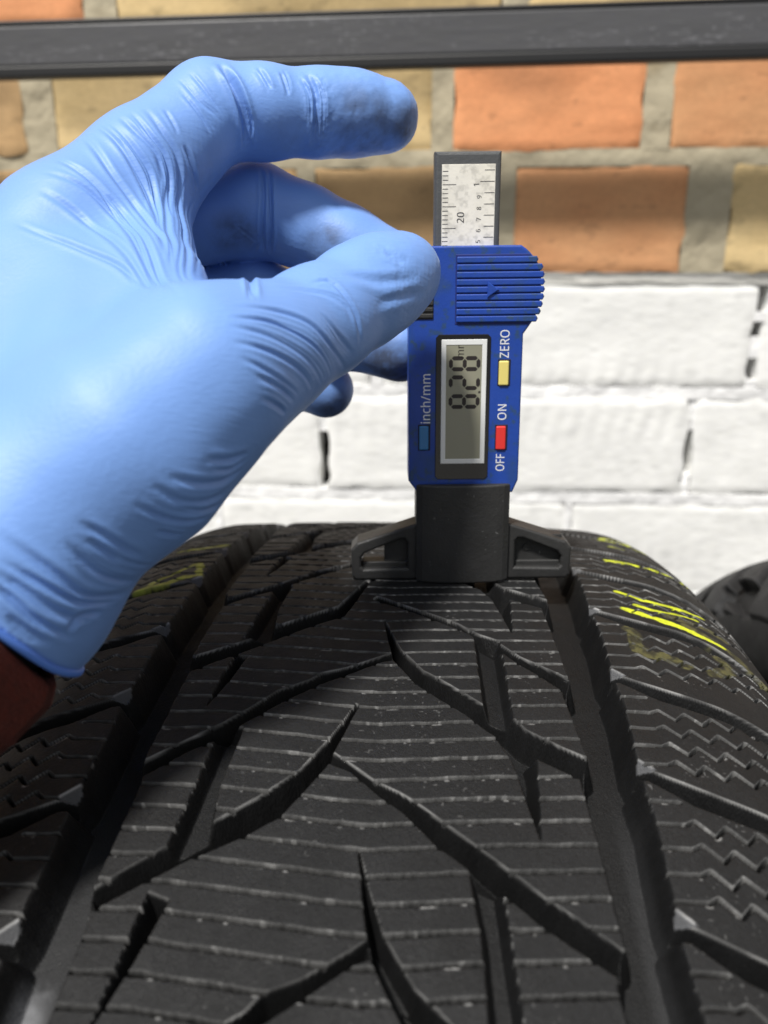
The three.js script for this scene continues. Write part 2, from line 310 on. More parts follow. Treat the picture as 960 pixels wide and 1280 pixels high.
// --- the winter tyre being measured
{
  const R = 320, sec = section({ crown: 1100, flat: 62, round: 32 });
  const tyre = thing('tyre', 'black winter tyre with yellow shoulder marks, carrying the blue gauge', 'tyre');
  const polys = [], sipes = [];
  const arm = (u, l, d = 7, w = 1.5, ds = 0) => polys.push({ p: [...u, ...[...l].reverse()].map(([s, q]) => [s + ds, q]), d, w });
  const poly = (p, d, w, ds = 0, slope) => polys.push({ p: p.map(([s, q]) => [s + ds, q]), d, w, slope });
  const setOdd = (ds) => {     // right arm with the shallow channel above the next arm, left arm with a spike
    arm([[9, -5], [14, 2], [18, 8], [22, 14], [26, 18], [30, 23], [35, 27], [42, 36.5]], [[11, -6], [16, 2], [20.2, 8], [24.4, 14], [28, 18], [33, 23], [38, 27], [47.5, 36]], 7, 1.5, ds);
    arm([[-3, -6.5], [0, -9], [6, -11], [15, -14], [18, -18], [25, -27], [31, -32], [38, -43.5]], [[-2.4, -6], [2, -8], [12, -10], [20, -12], [25, -19], [30, -25], [35, -31], [44, -43]], 7, 1.5, ds);
    poly([[26, 17.5], [55, 18.6], [56, 24], [29, 23.2]], 3.6, 1.3, ds);
    poly([[1, -31], [20, -32.3], [31, -33.5], [28, -27], [16, -28], [3, -27]], 4, 1.2, ds);
    poly([[36.5, -33.5], [38, -31], [46, -32.6], [54, -35.3], [46, -34.8]], 5, 1.1, ds);
  };
  const setThree = () => {     // the same pair one pitch nearer, as measured
    arm([[65, -10], [68, -6], [72, -1], [74, 3], [76, 6], [80, 11], [84, 16], [88, 21], [92, 26], [99, 36]], [[68, -10], [70, -5.4], [75, 0], [78, 4], [84, 9.6], [89, 16], [92, 20], [97, 26], [103.5, 36]]);
    arm([[52.6, -6.2], [58, -8.2], [63, -10.5], [70, -14.4], [76, -20.4], [82, -28], [88, -36], [94, -43.5]], [[53, -5.6], [62, -8], [69, -10], [76, -14], [80, -16.4], [84, -22], [88, -29], [92, -35], [97.5, -43]]);
    poly([[88, 14.6], [98, 16], [125, 17.6], [125, 22.6], [101, 20.6], [90, 19.6]], 3.6, 1.3);
    poly([[59, -31], [77, -32.4], [88, -33.6], [84, -27], [73, -27.8], [60, -26.6]], 4, 1.2);
    poly([[93.8, -34], [95, -30.6], [104, -33], [114, -36.6], [104, -35.2]], 5.5, 1.1);
  };
  const setEven = (ds, dq = 0) => {
    arm([[38, 3.6], [41, 6], [44, 10], [52, 19], [55, 24], [58, 26], [62, 32], [64.5, 36.5]], [[43, 3.8], [46.5, 6], [51, 11], [54.5, 15], [59, 19], [65.5, 28], [70.5, 36.5]], 7, 1.5, ds);
    poly([[21, -2.6], [28, -0.4], [34, 1.8], [42, 7], [46, 5.4], [38, 0.6], [30, -1.2]], 6.5, 1.0, ds);
    poly([[55, 18], [60, 26.5], [66, 27.2], [82, 26.2], [66, 23]], 6.5, 1.3, ds);
    arm([[35, 0], [36.5, -2], [41, -9], [43, -14], [45.4, -16], [49, -22], [55, -27], [59, -31], [63, -36], [69, -43.5]], [[37.6, 0.6], [38.6, -2], [43.6, -9], [47, -14], [52, -20], [58, -26], [63, -31], [66.6, -36], [73, -43]], 7, 1.5, ds);
  };
  setOdd(-114); setOdd(-57); setOdd(0); setThree(); setEven(-114); setEven(-57); setEven(0); setEven(64.5); setOdd(121); setEven(121.5); setOdd(178); setEven(178.5);
  // circumferential channels with stepped edges
  const rEdges = [[-140, 36.2, 45.6]], lEdges = [[-140, -42.6, -53.4]];
  const rg = [-125, -98, -71, -44, -17, 10, 38, 64.4, 93, 121, 149, 176, 204], lg = [-137, -110, -83, -56, -29, -3, 24.5, 50, 75.5, 100, 126, 153, 180, 208];
  const up = [], dn = [], lu = [], ld = [];
  for (const s of [-125, -101, -70, -48, -14, 8, 42.2, 64.2, 99, 122]) { up.push([s - 0.2, 36.4], [s + 0.4, 35.4]); up.push([s + 5, 34.4]); }
  for (const s of rg) dn.push([s - 0.5, 46 - 0.012 * s], [s + 3.2, 47.2 - 0.02 * s], [s + 4.4, 46.2 - 0.018 * s], [s + 12, 46.4 - 0.014 * s]);
  polys.push({ p: [[-140, 36], ...up, [240, 34], [240, 44], ...dn.reverse(), [-140, 46]], d: 8, w: 2.2 });
  for (const s of [-132, -106, -76, -49, -19, 8, 38.2, 69, 94.4, 126]) { lu.push([s - 0.2, -43], [s + 0.4, -42.4], [s + 5, -41.8]); }
  for (const s of lg) ld.push([s - 0.5, -52.4], [s + 3.2, -53.6], [s + 4.4, -52.2], [s + 12, -52]);
  polys.push({ p: [[-140, -42], ...lu, [240, -42], [240, -52], ...ld.reverse(), [-140, -52]], d: 8, w: 2.2 });
  for (const sg of [1, -1]) for (const s of sg > 0 ? rg : lg) {
    const k = sg > 0 ? 45 - 0.012 * s : 52.2, f = (a, b) => [s + a, sg * (k + b)];
    polys.push({ p: [f(0.2, -1), f(4.6, 8.5), f(10, 20), f(17, 33), f(27, 52), f(33, 70), f(37.5, 70), f(31, 52), f(21.2, 33), f(14.2, 20), f(9, 8.5), f(4.2, 2), f(3.8, -1)], d: 6.2, w: 1.9 });
    polys.push({ p: [f(-2.6, -1), f(1.6, 3.6), f(3.4, -1)], d: 3.4, w: 2.6, slope: true, pale: 1 });  // pale tone stands in for sky reflected by the moulded chamfer
    // four wavy cuts to a shoulder block
    for (let n = 0; n < 5; n++) {
      const s0 = s + 8.6 + 4.55 * n, p = [[s0, sg * (k - 1)], [s0 + (sg > 0 ? -0.1 : 0.1), sg * (k + 6)], [s0 - 1, sg * (k + 7.6)]];
      let a = s0 - 1, b = k + 7.6;
      for (let z = 0; z < 8; z++) { p.push([a + 2.9, sg * (b + 2.7)], [a + 0.85, sg * (b + 4.8)]); a += 0.85; b += 4.8; }
      const cut = n === 0 ? 2 : p.length; sipes.push({ p: p.slice(0, cut), d: 2.6, w: 0.25 });
    }
  }
  for (let k = -46; k < 36; k++) {
    const s0 = 67.4 + 4.55 * k;
    sipes.push({ p: [[s0 - 3.4, 37], [s0 - 2, 20], [s0 - 0.9, 8], [s0, -1], [s0 - 0.4, -8], [s0 - 1.8, -22], [s0 - 2.6, -31], [s0 - 2.8, -43]], d: 2.8, w: 0.25 });
  }
  const paint = [
    { p: [[-0.7, 54.5], [1.6, 57.4], [3.9, 59.6], [5.6, 63.4], [6.4, 66.4], [7, 74.3]], w: 0.85, c: 0, f: 0.25 }, { p: [[7.2, 57.4], [9.6, 61], [10.2, 64], [10.4, 71.3]], w: 0.8, c: 0, f: 0.35 }, { p: [[12.2, 64], [14, 72], [16, 77]], w: 1.5, c: 1, f: 0.4 },
    { p: [[9.7, 54], [12.2, 58.3], [16.1, 63.8], [19.2, 68.5], [21.4, 74.6]], w: 1.25, c: 0, f: 0.12 }, { p: [[-27, 57.3], [-23.8, 66], [-23.3, 72.7], [-25.9, 81]], w: 1, c: 0, f: 0.3 },
    { p: [[-60, 60], [-64, 66], [-60, 72], [-55, 68], [-57, 62]], w: 1.5, c: 2, f: 0.5 }, { p: [[-52, 72], [-58, 78], [-55, 84], [-48, 82]], w: 1.5, c: 2, f: 0.5 }, { p: [[-46, 62], [-44, 66]], w: 1.2, c: 2, f: 0.6 },
    { p: [[20, 53], [24, 53.4], [29, 53], [31, 56]], w: 1.8, c: 1, f: 0.75 }, { p: [[31, 58], [34, 62]], w: 1.6, c: 1, f: 0.8 }, { p: [[16, 67], [20, 74], [27, 80], [30, 85]], w: 1.5, c: 1, f: 0.75 }, { p: [[24, 70], [33, 72], [36, 67]], w: 1.6, c: 1, f: 0.75 },
    { p: [[8, -68], [4, -66.6], [2, -63], [0, -60], [-4, -57], [-5, -53.6], [-15, -56]], w: 1.2, c: 2, f: 0.25 }, { p: [[-14, -57], [-6, -61], [0, -64.6], [6, -64]], w: 1, c: 2, f: 0.3 }, { p: [[-28, -66], [-31, -60], [-34, -53.6]], w: 1.2, c: 2, f: 0.3 },
  ];
  const pat = { polys, sipes, paint, paleFloor: (s, q, g) => sstep(3.5, 7, g) * (q < -38 && q > -56 ? (0.012 * sstep(62, 100, s + 6 * fbm(s * 0.2, q * 0.2, 71, 3)) + 0.12 * sstep(103, 109, s + 5 * (fbm(s * 0.4, q * 0.4, 73, 3) - 0.5)) * sstep(-45, -49, q)) * (0.7 + 0.6 * fbm(s * 0.8, q * 0.8, 75, 3)) : q > 36 && q < 48 ? 0.012 * sstep(40, 42, q) * sstep(60, 90, s) : 0) };  // channel floors paler towards the near end, with a dusty patch at left
  const QF = range([[-104, -60, 0.4], [-60, 66, 0.21], [66, 104, 0.4]]);
  treadPatch(tyre, range([[-134, -60, 0.8], [-60, -10, 0.4], [-10, 25, 0.22], [25, 122, 0.165], [122, 225, 1.2]]), QF, sec, R, 0, pat, 400);
  const plain = { polys: [polys[polys.length - 1]].slice(1).concat([{ p: [[-1e4, 35], [1e4, 35], [1e4, 45], [-1e4, 45]], d: 8, w: 2.2 }, { p: [[-1e4, -42], [1e4, -42], [1e4, -52.4], [-1e4, -52.4]], d: 8, w: 2.2 }]), sipes: [] };
  treadPatch(tyre, range([[225, 2 * Math.PI * R - 134, 6]]), range([[-104, 104, 1.6]]), sec, R, 0, plain, 1e9);
  sidewalls(tyre, sec, R, 0, 104);
}

// --- the neighbour on the right
{
  const R = 316, sec = section({ crown: 700, flat: 56, round: 36 }), cx = 214;
  const tyre = thing('tyre', 'second black tyre with smooth curved grooves, half hidden behind the right shoulder of the first', 'tyre');
  tyre.position.y = -6 * MM;
  const polys = [], add = (p, d, w) => polys.push({ p, d, w });
  for (let i = -2; i < 9; i++) {
    const s = i * 29.5 - 148;
    add([[s - 9, -66], [s - 2, -78], [s + 4, -88], [s + 5, -99], [s + 14, -99], [s + 13, -88], [s + 8, -78], [s - 1, -66]], 6, 1.2);
    if (i % 2) add([[s + 27, -85], [s + 54, -98], [s + 68, -98], [s + 66, -84], [s + 45, -81]], 6, 1.4);
    add([[s - 16, -48], [s - 9, -58], [s - 4, -62], [s + 3, -60], [s - 6, -48]], 5, 1.2);
  }
  add([[-300, -97], [300, -97], [300, -128], [-300, -128]], 1.6, 1.2);
  for (const [a, b] of [[-34, -24], [-5, 5], [24, 34]]) add([[-300, a], [300, a], [300, b], [-300, b]], 7, 1.8);
  treadPatch(tyre, range([[-170, 90, 0.8]]), range([[-120, 0, 0.6], [0, 120, 2]]), sec, R, cx, { polys, sipes: [], clean: true, tone: 2.6 }, 300);
  const plain = { polys: polys.slice(-3).map((o) => ({ ...o, p: o.p.map(([s, q]) => [s * 40, q]) })), sipes: [] };
  treadPatch(tyre, range([[90, 2 * Math.PI * R - 170, 8]]), range([[-120, 120, 2.5]]), sec, R, cx, plain, 1e9);
  sidewalls(tyre, sec, R, cx, 120);
}

// ---------------------------------------------------------------- the tread depth gauge, standing on the tyre
{
  const font = await new FontLoader().loadAsync('fonts/droid/droid_sans_regular.typeface.json');
  const ga = thing('tread_gauge', 'blue digital tread depth gauge reading 8.28 mm, held upright on the tyre', 'gauge');
  ga.position.set(15.4 * MM, 0.1 * MM, -7 * MM); ga.scale.setScalar(1.015); ga.rotation.set(0, 0.0628, 0.011);
  const grain = dataTex(512, 512, (u, v) => grey(0.6 * tileFbm(u, v, 60, 501, 3) + 0.4 * tileNoise(u, v, 200, 503)));
  const scuff = (base, amp, seed) => dataTex(512, 512, (u, v) => { const n = tileFbm(u, v, 8, seed, 5); return grey(base + amp * (n - 0.5)); });
  const blue = phys({ color: 0xffffff, map: dataTex(512, 512, (u, v) => { const n = tileFbm(u, v, 6, 511, 5), d = sstep(0.58, 0.8, tileFbm(u, v, 24, 515, 4)) + 0.5 * sstep(0.55, 0.75, tileFbm(u, v, 5, 517, 3)); return [0.1 + 0.02 * n + 0.06 * d, 0.25 + 0.03 * n + 0.02 * d, 0.585 + 0.06 * n - 0.16 * d]; }, true), roughness: 1, roughnessMap: scuff(0.46, 0.3, 521), bumpMap: grain, bumpScale: 0.00004 });
  const blackPl = std({ color: 0xffffff, map: dataTex(512, 512, (u, v) => { const n = tileFbm(u, v, 8, 531, 5), s = sstep(0.86, 0.93, tileFbm(u, v, 50, 535, 2)); return grey(0.15 + 0.05 * n + 0.2 * s); }, true), roughness: 1, roughnessMap: scuff(0.55, 0.3, 541), bumpMap: grain, bumpScale: 0.00008 });
  const gloss = phys({ color: lin(0.006, 0.006, 0.007), roughness: 0.25, clearcoat: 0.6, clearcoatRoughness: 0.15 });
  const silver = std({ color: lin(0.78, 0.79, 0.78), roughness: 0.45 });
  const steel = std({ color: 0xffffff, map: dataTex(512, 512, (u, v) => { const n = tileFbm(u, v, 10, 551, 5), d = sstep(0.5, 0.8, tileFbm(u, v, 26, 553, 4)), w = tileFbm(u, v, 3, 557, 2); const k = 0.87 + 0.08 * n - 0.1 * d; return [k, k * (0.985 - 0.01 * w), k * (0.955 - 0.06 * w)]; }, true), roughness: 0.55, metalness: 0.1, bumpMap: grain, bumpScale: 0.00003 });
  const ink = std({ color: lin(0.03, 0.03, 0.035), roughness: 0.7 }), white = std({ color: lin(0.78, 0.79, 0.8), roughness: 0.6 });
  const uvPlan = (g, k = 40) => { const p = g.attributes.position, n = g.attributes.normal, uv = new Float32Array(p.count * 2); for (let i = 0; i < p.count; i++) { const ax = Math.abs(n.getX(i)), ay = Math.abs(n.getY(i)), az = Math.abs(n.getZ(i)); const [a, b] = az >= ax && az >= ay ? [p.getX(i), p.getY(i)] : ax > ay ? [p.getZ(i), p.getY(i)] : [p.getX(i), p.getZ(i)]; uv[i * 2] = a / k; uv[i * 2 + 1] = b / k; } g.setAttribute('uv', new THREE.BufferAttribute(uv, 2)); return g; };
  const shape = (pts) => { const s = new THREE.Shape(); pts.forEach(([x, y], i) => (i ? s.lineTo(x, y) : s.moveTo(x, y))); s.closePath(); return s; };
  const ext = (s, z0, z1, b = 0.4, seg = 3) => { const g = new THREE.ExtrudeGeometry(s, { depth: z1 - z0 - 2 * b, bevelEnabled: b > 0, bevelSize: b, bevelThickness: b, bevelOffset: -b, bevelSegments: seg, curveSegments: 24 }); g.translate(0, 0, z0 + b); return g; };
  const box = (x0, x1, y0, y1, z0, z1, r = 0.2) => { const g = new RoundedBoxGeometry(x1 - x0, y1 - y0, z1 - z0, 2, r); g.translate((x0 + x1) / 2, (y0 + y1) / 2, (z0 + z1) / 2); return g; };
  const text = (str, size, x, y, z, f = font, d = 0.05) => { const g = new TextGeometry(str, { font: f, size, depth: d, curveSegments: 5 }); g.computeBoundingBox(); const b = g.boundingBox; g.translate(-(b.min.x + b.max.x) / 2, -(b.min.y + b.max.y) / 2, 0); g.rotateZ(Math.PI / 2); g.translate(x, y, z); return g; };

  // beam with the scale
  const greyPl = std({ color: lin(0.075, 0.078, 0.08), roughness: 0.5, bumpMap: grain, bumpScale: 0.00008 });
  const beam = sub('beam', uvPlan(ext(shape([[-7.2, 30], [7.6, 30], [7.6, 100], [-7.2, 100]]), -4.5, 1, 0.8, 3)), greyPl, ga);
  const plate = sub('scale_plate', uvPlan(box(-5.6, 6.3, 60, 97.3, 0.6, 1.06, 0.08), 30), steel, beam);
  {
    const marks = [];
    for (let i = -14; i < 4; i++) { const y = 93.1 + i * 0.92, big = i % 5 === 0; if (y > 79) marks.push(box(-5.45, big ? -2.4 : -4.2, y - 0.07, y + 0.07, 1.05, 1.1, 0.02)); }
    for (let i = -6; i < 2; i++) { const y = 93.7 + i * 2.35, big = i === 0; if (y > 79 && y < 97) marks.push(box(big ? 2.9 : 3.9, 6.15, y - 0.07, y + 0.07, 1.05, 1.1, 0.02)); }
    sub('graduation', mergeGeometries(marks), ink, beam);
    [['20', 1.6, -1.35, 86.2], ['1', 1.25, 2.1, 93.0], ['9', 1.0, 2.75, 90.5], ['8', 1.0, 2.75, 88.1], ['7', 1.0, 2.75, 85.8], ['6', 1.0, 2.7, 83.4], ['5', 1.0, 2.7, 81.05]].forEach(([s, z, x, y]) => sub('number', text(s, z, x, y, 1.06), ink, beam));
  }
  // blue housing
  const right = []; for (let i = 0; i <= 20; i++) { const y = lerp(64.5, 80.2, i / 20), k = (y - 71.2) / 9.2; right.push([12.0 + 4.9 * Math.sqrt(Math.max(0, 1 - k * k * 0.95)) - (y > 76 ? (y - 76) * 0.35 : 0), y]); }
  const body = sub('housing', uvPlan(ext(shape([[-11, 24.9], [12, 24.9], [13.3, 28], [13.2, 61.4], ...right, [-11, 80.2], [-13.2, 77], [-13.3, 28]]), -6, 5, 0.5, 4), 40), blue, ga);
  // ridged thumb rest with toothed edge
  const grip = sub('thumb_rest', uvPlan(ext(shape([[-2.6, 63.6], [14.2, 63.6], [16.2, 66], [16.7, 71], [16, 75], [14, 78.4], [-2.6, 78.4]]), 4.6, 5.12, 0.1, 1)), std({ color: lin(0.008, 0.02, 0.15), roughness: 0.6 }), ga);
  for (let i = 0; i < 9; i++) {
    const y = 64.75 + i * 1.56, k = (y - 71.2) / 9.2, xr = 12.4 + 5.0 * Math.sqrt(Math.max(0, 1 - k * k * 0.95)) - (y > 76 ? (y - 76) * 0.5 : 0);
    const g = new RoundedBoxGeometry(xr + 2.35, 1.36, 0.8, 3, 0.3); g.translate((xr - 2.35) / 2, y, 5.15); sub('ridge', uvPlan(g), blue, grip);
    const t = new THREE.CylinderGeometry(0.42, 0.42, 10.4, 10); t.rotateX(Math.PI / 2); t.translate(xr - 0.12, y, -0.4); sub('tooth', uvPlan(t), blue, grip);
  }
  sub('arrow_mark', uvPlan(ext(shape([[4.6, 69.3], [7.2, 71], [4.6, 72.7]]), 5.2, 5.95, 0.25, 2)), blue, grip);
  const sg = sub('side_grip', uvPlan(box(-13.1, -7.5, 64.8, 76, 4.6, 5.14, 0.1)), blackPl, ga);
  for (let i = 0; i < 8; i++) sub('ridge', uvPlan(box(-13.2, -7.6, 65.1 + i * 1.35, 66.0 + i * 1.35, 4.9, 5.4, 0.2)), blackPl, sg);
  // display
  const disp = sub('display_bezel', uvPlan(ext(shape([[-6.9, 29], [-6.2, 28.3], [5.1, 28.3], [5.8, 29], [5.8, 60.8], [5.1, 61.5], [-6.2, 61.5], [-6.9, 60.8]]), 4.6, 5.22, 0.12, 2)), gloss, ga);
  {
    const f = shape([[-5.6, 32.1], [4.9, 32.1], [4.9, 60.4], [-5.6, 60.4]]); f.holes.push(new THREE.Path([[-4.5, 33.2], [-4.5, 59.2], [3.8, 59.2], [3.8, 33.2]].map(([x, y]) => new THREE.Vector2(x, y))));
    sub('display_frame', ext(f, 5.1, 5.34, 0.08, 1), silver, disp);
    const lcd = phys({ color: 0xffffff, map: dataTex(64, 256, (u, v) => { const n = tileFbm(u, v, 4, 561, 3); return [0.55 + 0.02 * n, 0.545 + 0.02 * n, 0.475 + 0.02 * n]; }, true), roughness: 0.35, clearcoat: 0.5, clearcoatRoughness: 0.1 });
    sub('screen', uvPlan(box(-4.8, 4.1, 32.9, 59.5, 5.0, 5.25, 0.05), 40), lcd, disp);
    const seg = std({ color: lin(0.02, 0.015, 0.015), roughness: 0.5 });
    // seven segments; u runs along the reading direction (up the gauge), v towards the foot of the figure (right)
    const digit = (u0, on) => {
      const W = 3.35, H = 7.3, v0 = -3.85, t = 0.46, P = (u, v) => [v0 + v, u0 + u], gp = 0.16, out = [];
      const bar = (a, b) => { const dx = b[0] - a[0], dy = b[1] - a[1], l = Math.hypot(dx, dy), ux = dx / l, uy = dy / l, nx = -uy, ny = ux, pt = (s, o) => { const q = P(a[0] + ux * s + nx * o, a[1] + uy * s + ny * o); return q; }; out.push(ext(shape([pt(gp, 0), pt(gp + t, t), pt(l - gp - t, t), pt(l - gp, 0), pt(l - gp - t, -t), pt(gp + t, -t)].reverse()), 5.24, 5.27, 0)); };
      const m = t, x0 = m, x1 = W - m, y0 = m, y1 = H / 2, y2 = H - m;
      if (on.includes('a')) bar([x0, y0], [x1, y0]); if (on.includes('f')) bar([x0, y0], [x0, y1]); if (on.includes('b')) bar([x1, y0], [x1, y1]); if (on.includes('g')) bar([x0, y1], [x1, y1]);
      if (on.includes('e')) bar([x0, y1], [x0, y2]); if (on.includes('c')) bar([x1, y1], [x1, y2]); if (on.includes('d')) bar([x0, y2], [x1, y2]);
      sub('digit', mergeGeometries(out), seg, disp);
    };
    digit(44.9, 'abcdefg'); digit(49.15, 'abged'); digit(53.4, 'abcdefg');
    sub('decimal_point', box(3.1, 3.6, 48.4, 48.9, 5.24, 5.27, 0.02), seg, disp);
    sub('unit_text', text('mm', 1.75, -1.1, 58.3, 5.24, font, 0.03), seg, disp);
  }
  // push buttons in dark wells, and the white print
  const well = std({ color: lin(0.008, 0.01, 0.03), roughness: 0.6 });
  for (const [n, x0, x1, y0, y1, c, l] of [['button', 7.6, 10.3, 50.0, 55.7, lin(0.78, 0.66, 0.2), 'yellow button'], ['button', 7.4, 10.1, 35.2, 40.9, lin(0.72, 0.035, 0.03), 'red button'], ['button', -10.9, -8.3, 35.3, 41.1, lin(0.02, 0.17, 0.42), 'pale blue button']]) {
    const w = sub('button_well', box(x0 - 0.1, x1 + 0.25, y0 - 0.1, y1 + 0.25, 4.6, 5.05, 0.1), well, ga);
    const b = sub(n, box(x0 + 0.15, x1 - 0.2, y0 + 0.1, y1 - 0.1, 4.5, 5.5, 0.35), phys({ color: c, roughness: 0.4, clearcoat: 0.2 }), ga); b.userData.label = l;
  }
  for (const [s, z, x, y] of [['ZERO', 2.1, 8.95, 59.3], ['ON', 2.05, 8.85, 44.0], ['OFF', 2.05, 8.75, 32.2], ['inch/mm', 2.2, -9.25, 47.2]]) {
    const g = text(s, z, x, y, 4.99); g.computeBoundingBox(); const b = g.boundingBox, want = { ZERO: 6.1, ON: 3.55, OFF: 4.0, 'inch/mm': 11.2 }[s], k = want / (b.max.y - b.min.y);
    g.translate(0, -y, 0); g.scale(1, k, 1); g.translate(0, y, 0); sub('printed_word', g, white, ga);
  }
  // black foot
  const D = []; for (let i = 0; i <= 16; i++) { const x = lerp(-11.4, 11.4, i / 16); D.push([x, -(4.6 + 2.6 * Math.sqrt(1 - (x / 11.6) ** 2))]); }
  const tubeG = ext(shape([[-11.4, 6], ...D, [11.4, 6]]), 0, 25.2, 0.5, 3); tubeG.rotateX(-Math.PI / 2); sub('foot_sleeve', uvPlan(tubeG), blackPl, ga);
  for (const s of [-1, 1]) {
    const off = s < 0 ? 0 : -0.2, out = [[10.8, 0], [26.6, 0], [27.6, 1], [27.7, 8.2], [26.2, 9.9], [10.8, 15]].map(([x, y]) => [s * (x + off), y]), win = [[13.6, 3.2], [24.6, 2.9], [25.2, 3.6], [25.2, 5.8], [24.2, 7.2], [15.4, 10.8], [14.2, 10.8], [13.6, 10]].map(([x, y]) => [s * (x + off), y]);
    if (s < 0) { out.reverse(); win.reverse(); }
    const sh = shape(out); sh.holes.push(new THREE.Path(win.map(([x, y]) => new THREE.Vector2(x, y))));
    const w = sub('foot_wing', uvPlan(ext(sh, -3, 4.2, 0.7, 4)), blackPl, ga);
    const in0 = s < 0 ? 19.4 : 25.6; sub('recess_plate', uvPlan(box(s < 0 ? -in0 : 12.8, s < 0 ? -12.8 : in0 - 0.2, 2.4, 11, -1.5, 1.8, 0.2)), blackPl, w);
    sub('recess_rib', uvPlan(box(s < 0 ? -25 : 13.4, s < 0 ? -13.4 : 25, 2.6, 4.4, -1.5, 2.6, 0.4)), blackPl, w);
    if (s > 0) { const d = new THREE.CylinderGeometry(0.9, 0.9, 0.4, 20); d.rotateX(Math.PI / 2); d.translate(16.6, 7.8, 1.9); sub('moulding_dot', uvPlan(d), blackPl, w); }
  }
  for (const c of ga.children) if (!/^(beam|foot)/.test(c.name)) { c.scale.y = 1.035; c.position.y = -2.9 * MM; }
}

// ---------------------------------------------------------------- the gloved hand and its sleeve
{
  const person = thing('person', 'hand in a pale blue rubber glove pinching the gauge, red sleeve at its wrist', 'person');
  const X = (px, py, d, r) => ({ p: at(px, py, d), r });
  const cone = (a, b) => { const ab = b.p.clone().sub(a.p), l2 = ab.lengthSq(); return { a: a.p, ab, l2, ra: a.r, rb: b.r }; };
  const chain = (...j) => j.slice(1).map((q, i) => cone(j[i], q));
  const cd = (c, x, y, z) => { const px = x - c.a.x, py = y - c.a.y, pz = z - c.a.z; const t = clamp((px * c.ab.x + py * c.ab.y + pz * c.ab.z) / c.l2, 0, 1); return Math.hypot(px - c.ab.x * t, py - c.ab.y * t, pz - c.ab.z * t) - (c.ra + (c.rb - c.ra) * t); };
  const smin = (a, b, k) => { const h = Math.max(k - Math.abs(a - b), 0) / k; return Math.min(a, b) - h * h * k * 0.25; };
  const iM = X(84, 300, 158, 13.4), wr = X(-20, 715, 124, 18), wr2 = X(-50, 560, 140, 21), cmc = X(58, 632, 125, 16), tM = X(255, 472, 130, 13.2), tMid = X(160, 556, 126, 16);
  const mM = X(50, 335, 182, 14.5), rM = X(45, 370, 204, 13.5), lM = X(50, 420, 220, 12);
  const palm = [cone(iM, wr2), cone(wr2, wr), cone(mM, wr2), cone(rM, wr), cone(lM, wr), cone(mM, rM), cone(rM, lM), ...chain(wr, cmc, tMid, tM), cone(X(120, 400, 150, 15), X(110, 560, 132, 17)),
    cone(X(182, 275, 168, 9.2), X(190, 375, 148, 9.4)), cone(X(190, 375, 148, 9.4), X(212, 430, 138, 10)), cone(X(130, 330, 166, 13), X(160, 430, 146, 12)), cone(wr, X(-170, 857, 118, 16))];
  const fingers = [
    chain(iM, X(180, 216, 170, 12.2), X(264, 141, 177, 10.1), X(330, 140, 180, 9.4), X(398, 141, 184, 9.1), X(440, 142, 186, 8.9), X(479, 145, 188, 8.2)),
    chain(mM, X(200, 285, 194, 10.6), X(318, 262, 197, 10.8), X(380, 283, 197, 9.7), X(430, 306, 197, 9.2), X(520, 352, 195, 8.4)),
    chain(rM, X(200, 385, 210, 10.4), X(318, 374, 208, 10), X(430, 415, 208, 9), X(500, 436, 203, 8.4)),
    chain(lM, X(200, 425, 226, 9), X(320, 440, 226, 8.6), X(370, 472, 221, 8), X(407, 487, 217, 7.7)),
    chain(tM, X(330, 440, 139, 11.2), X(398, 403, 150, 10.1), X(450, 370, 158, 9.8), X(480, 352, 162, 9.2), X(500, 342, 165, 8.3)),
  ];
  const axis = at(-170, 857, 118).sub(at(-20, 715, 124)).normalize(), cutAt = at(60, 828, 117);
  function body(x, y, z) {
    let d = 1e9; for (const c of palm) d = smin(d, cd(c, x, y, z), 6);
    let f = 1e9;
    for (let i = 0; i < 5; i++) { let e = 1e9; for (const c of fingers[i]) e = smin(e, cd(c, x, y, z), 3.2); if (i === 4) d = smin(d, e, 8); else f = i ? smin(f, e, 0.7) : e; }
    d = smin(d, f, 4.5);
    return d;
  }
  function sdf(x, y, z) {
    const d = body(x, y, z), cut = (x - cutAt.x) * axis.x + (y - cutAt.y) * axis.y + (z - cutAt.z) * axis.z;
    return Math.max(d, cut);
  }
  const onHand = (px, py) => { const dir = rayTo(px, py).normalize(), p = CAM.clone(); for (let i = 0; i < 160; i++) { const d = sdf(p.x, p.y, p.z); if (d < 0.02) return p; p.addScaledVector(dir, Math.min(d, 20) * 0.9); if (p.distanceTo(CAM) > 330) return null; } return p; };

  // mesh the field by surface nets
  const lo = V(-150, -36, -46), hi = V(40, 124, 112), CELL = 0.74, n = hi.clone().sub(lo).divideScalar(CELL).ceil(), nx = n.x, ny = n.y, nz = n.z, F = new Float32Array(nx * ny * nz), B = 8;
  for (let k = 0; k < nz; k += B) for (let j = 0; j < ny; j += B) for (let i = 0; i < nx; i += B) {
    const c = sdf(lo.x + (i + B / 2) * CELL, lo.y + (j + B / 2) * CELL, lo.z + (k + B / 2) * CELL), far = Math.abs(c) > B * CELL * 0.95 + 1;
    for (let kk = k; kk < Math.min(k + B, nz); kk++) for (let jj = j; jj < Math.min(j + B, ny); jj++) for (let ii = i; ii < Math.min(i + B, nx); ii++) F[(kk * ny + jj) * nx + ii] = far ? c : sdf(lo.x + ii * CELL, lo.y + jj * CELL, lo.z + kk * CELL);
  }
  const vid = new Int32Array(nx * ny * nz).fill(-1), P = []; let I = [];
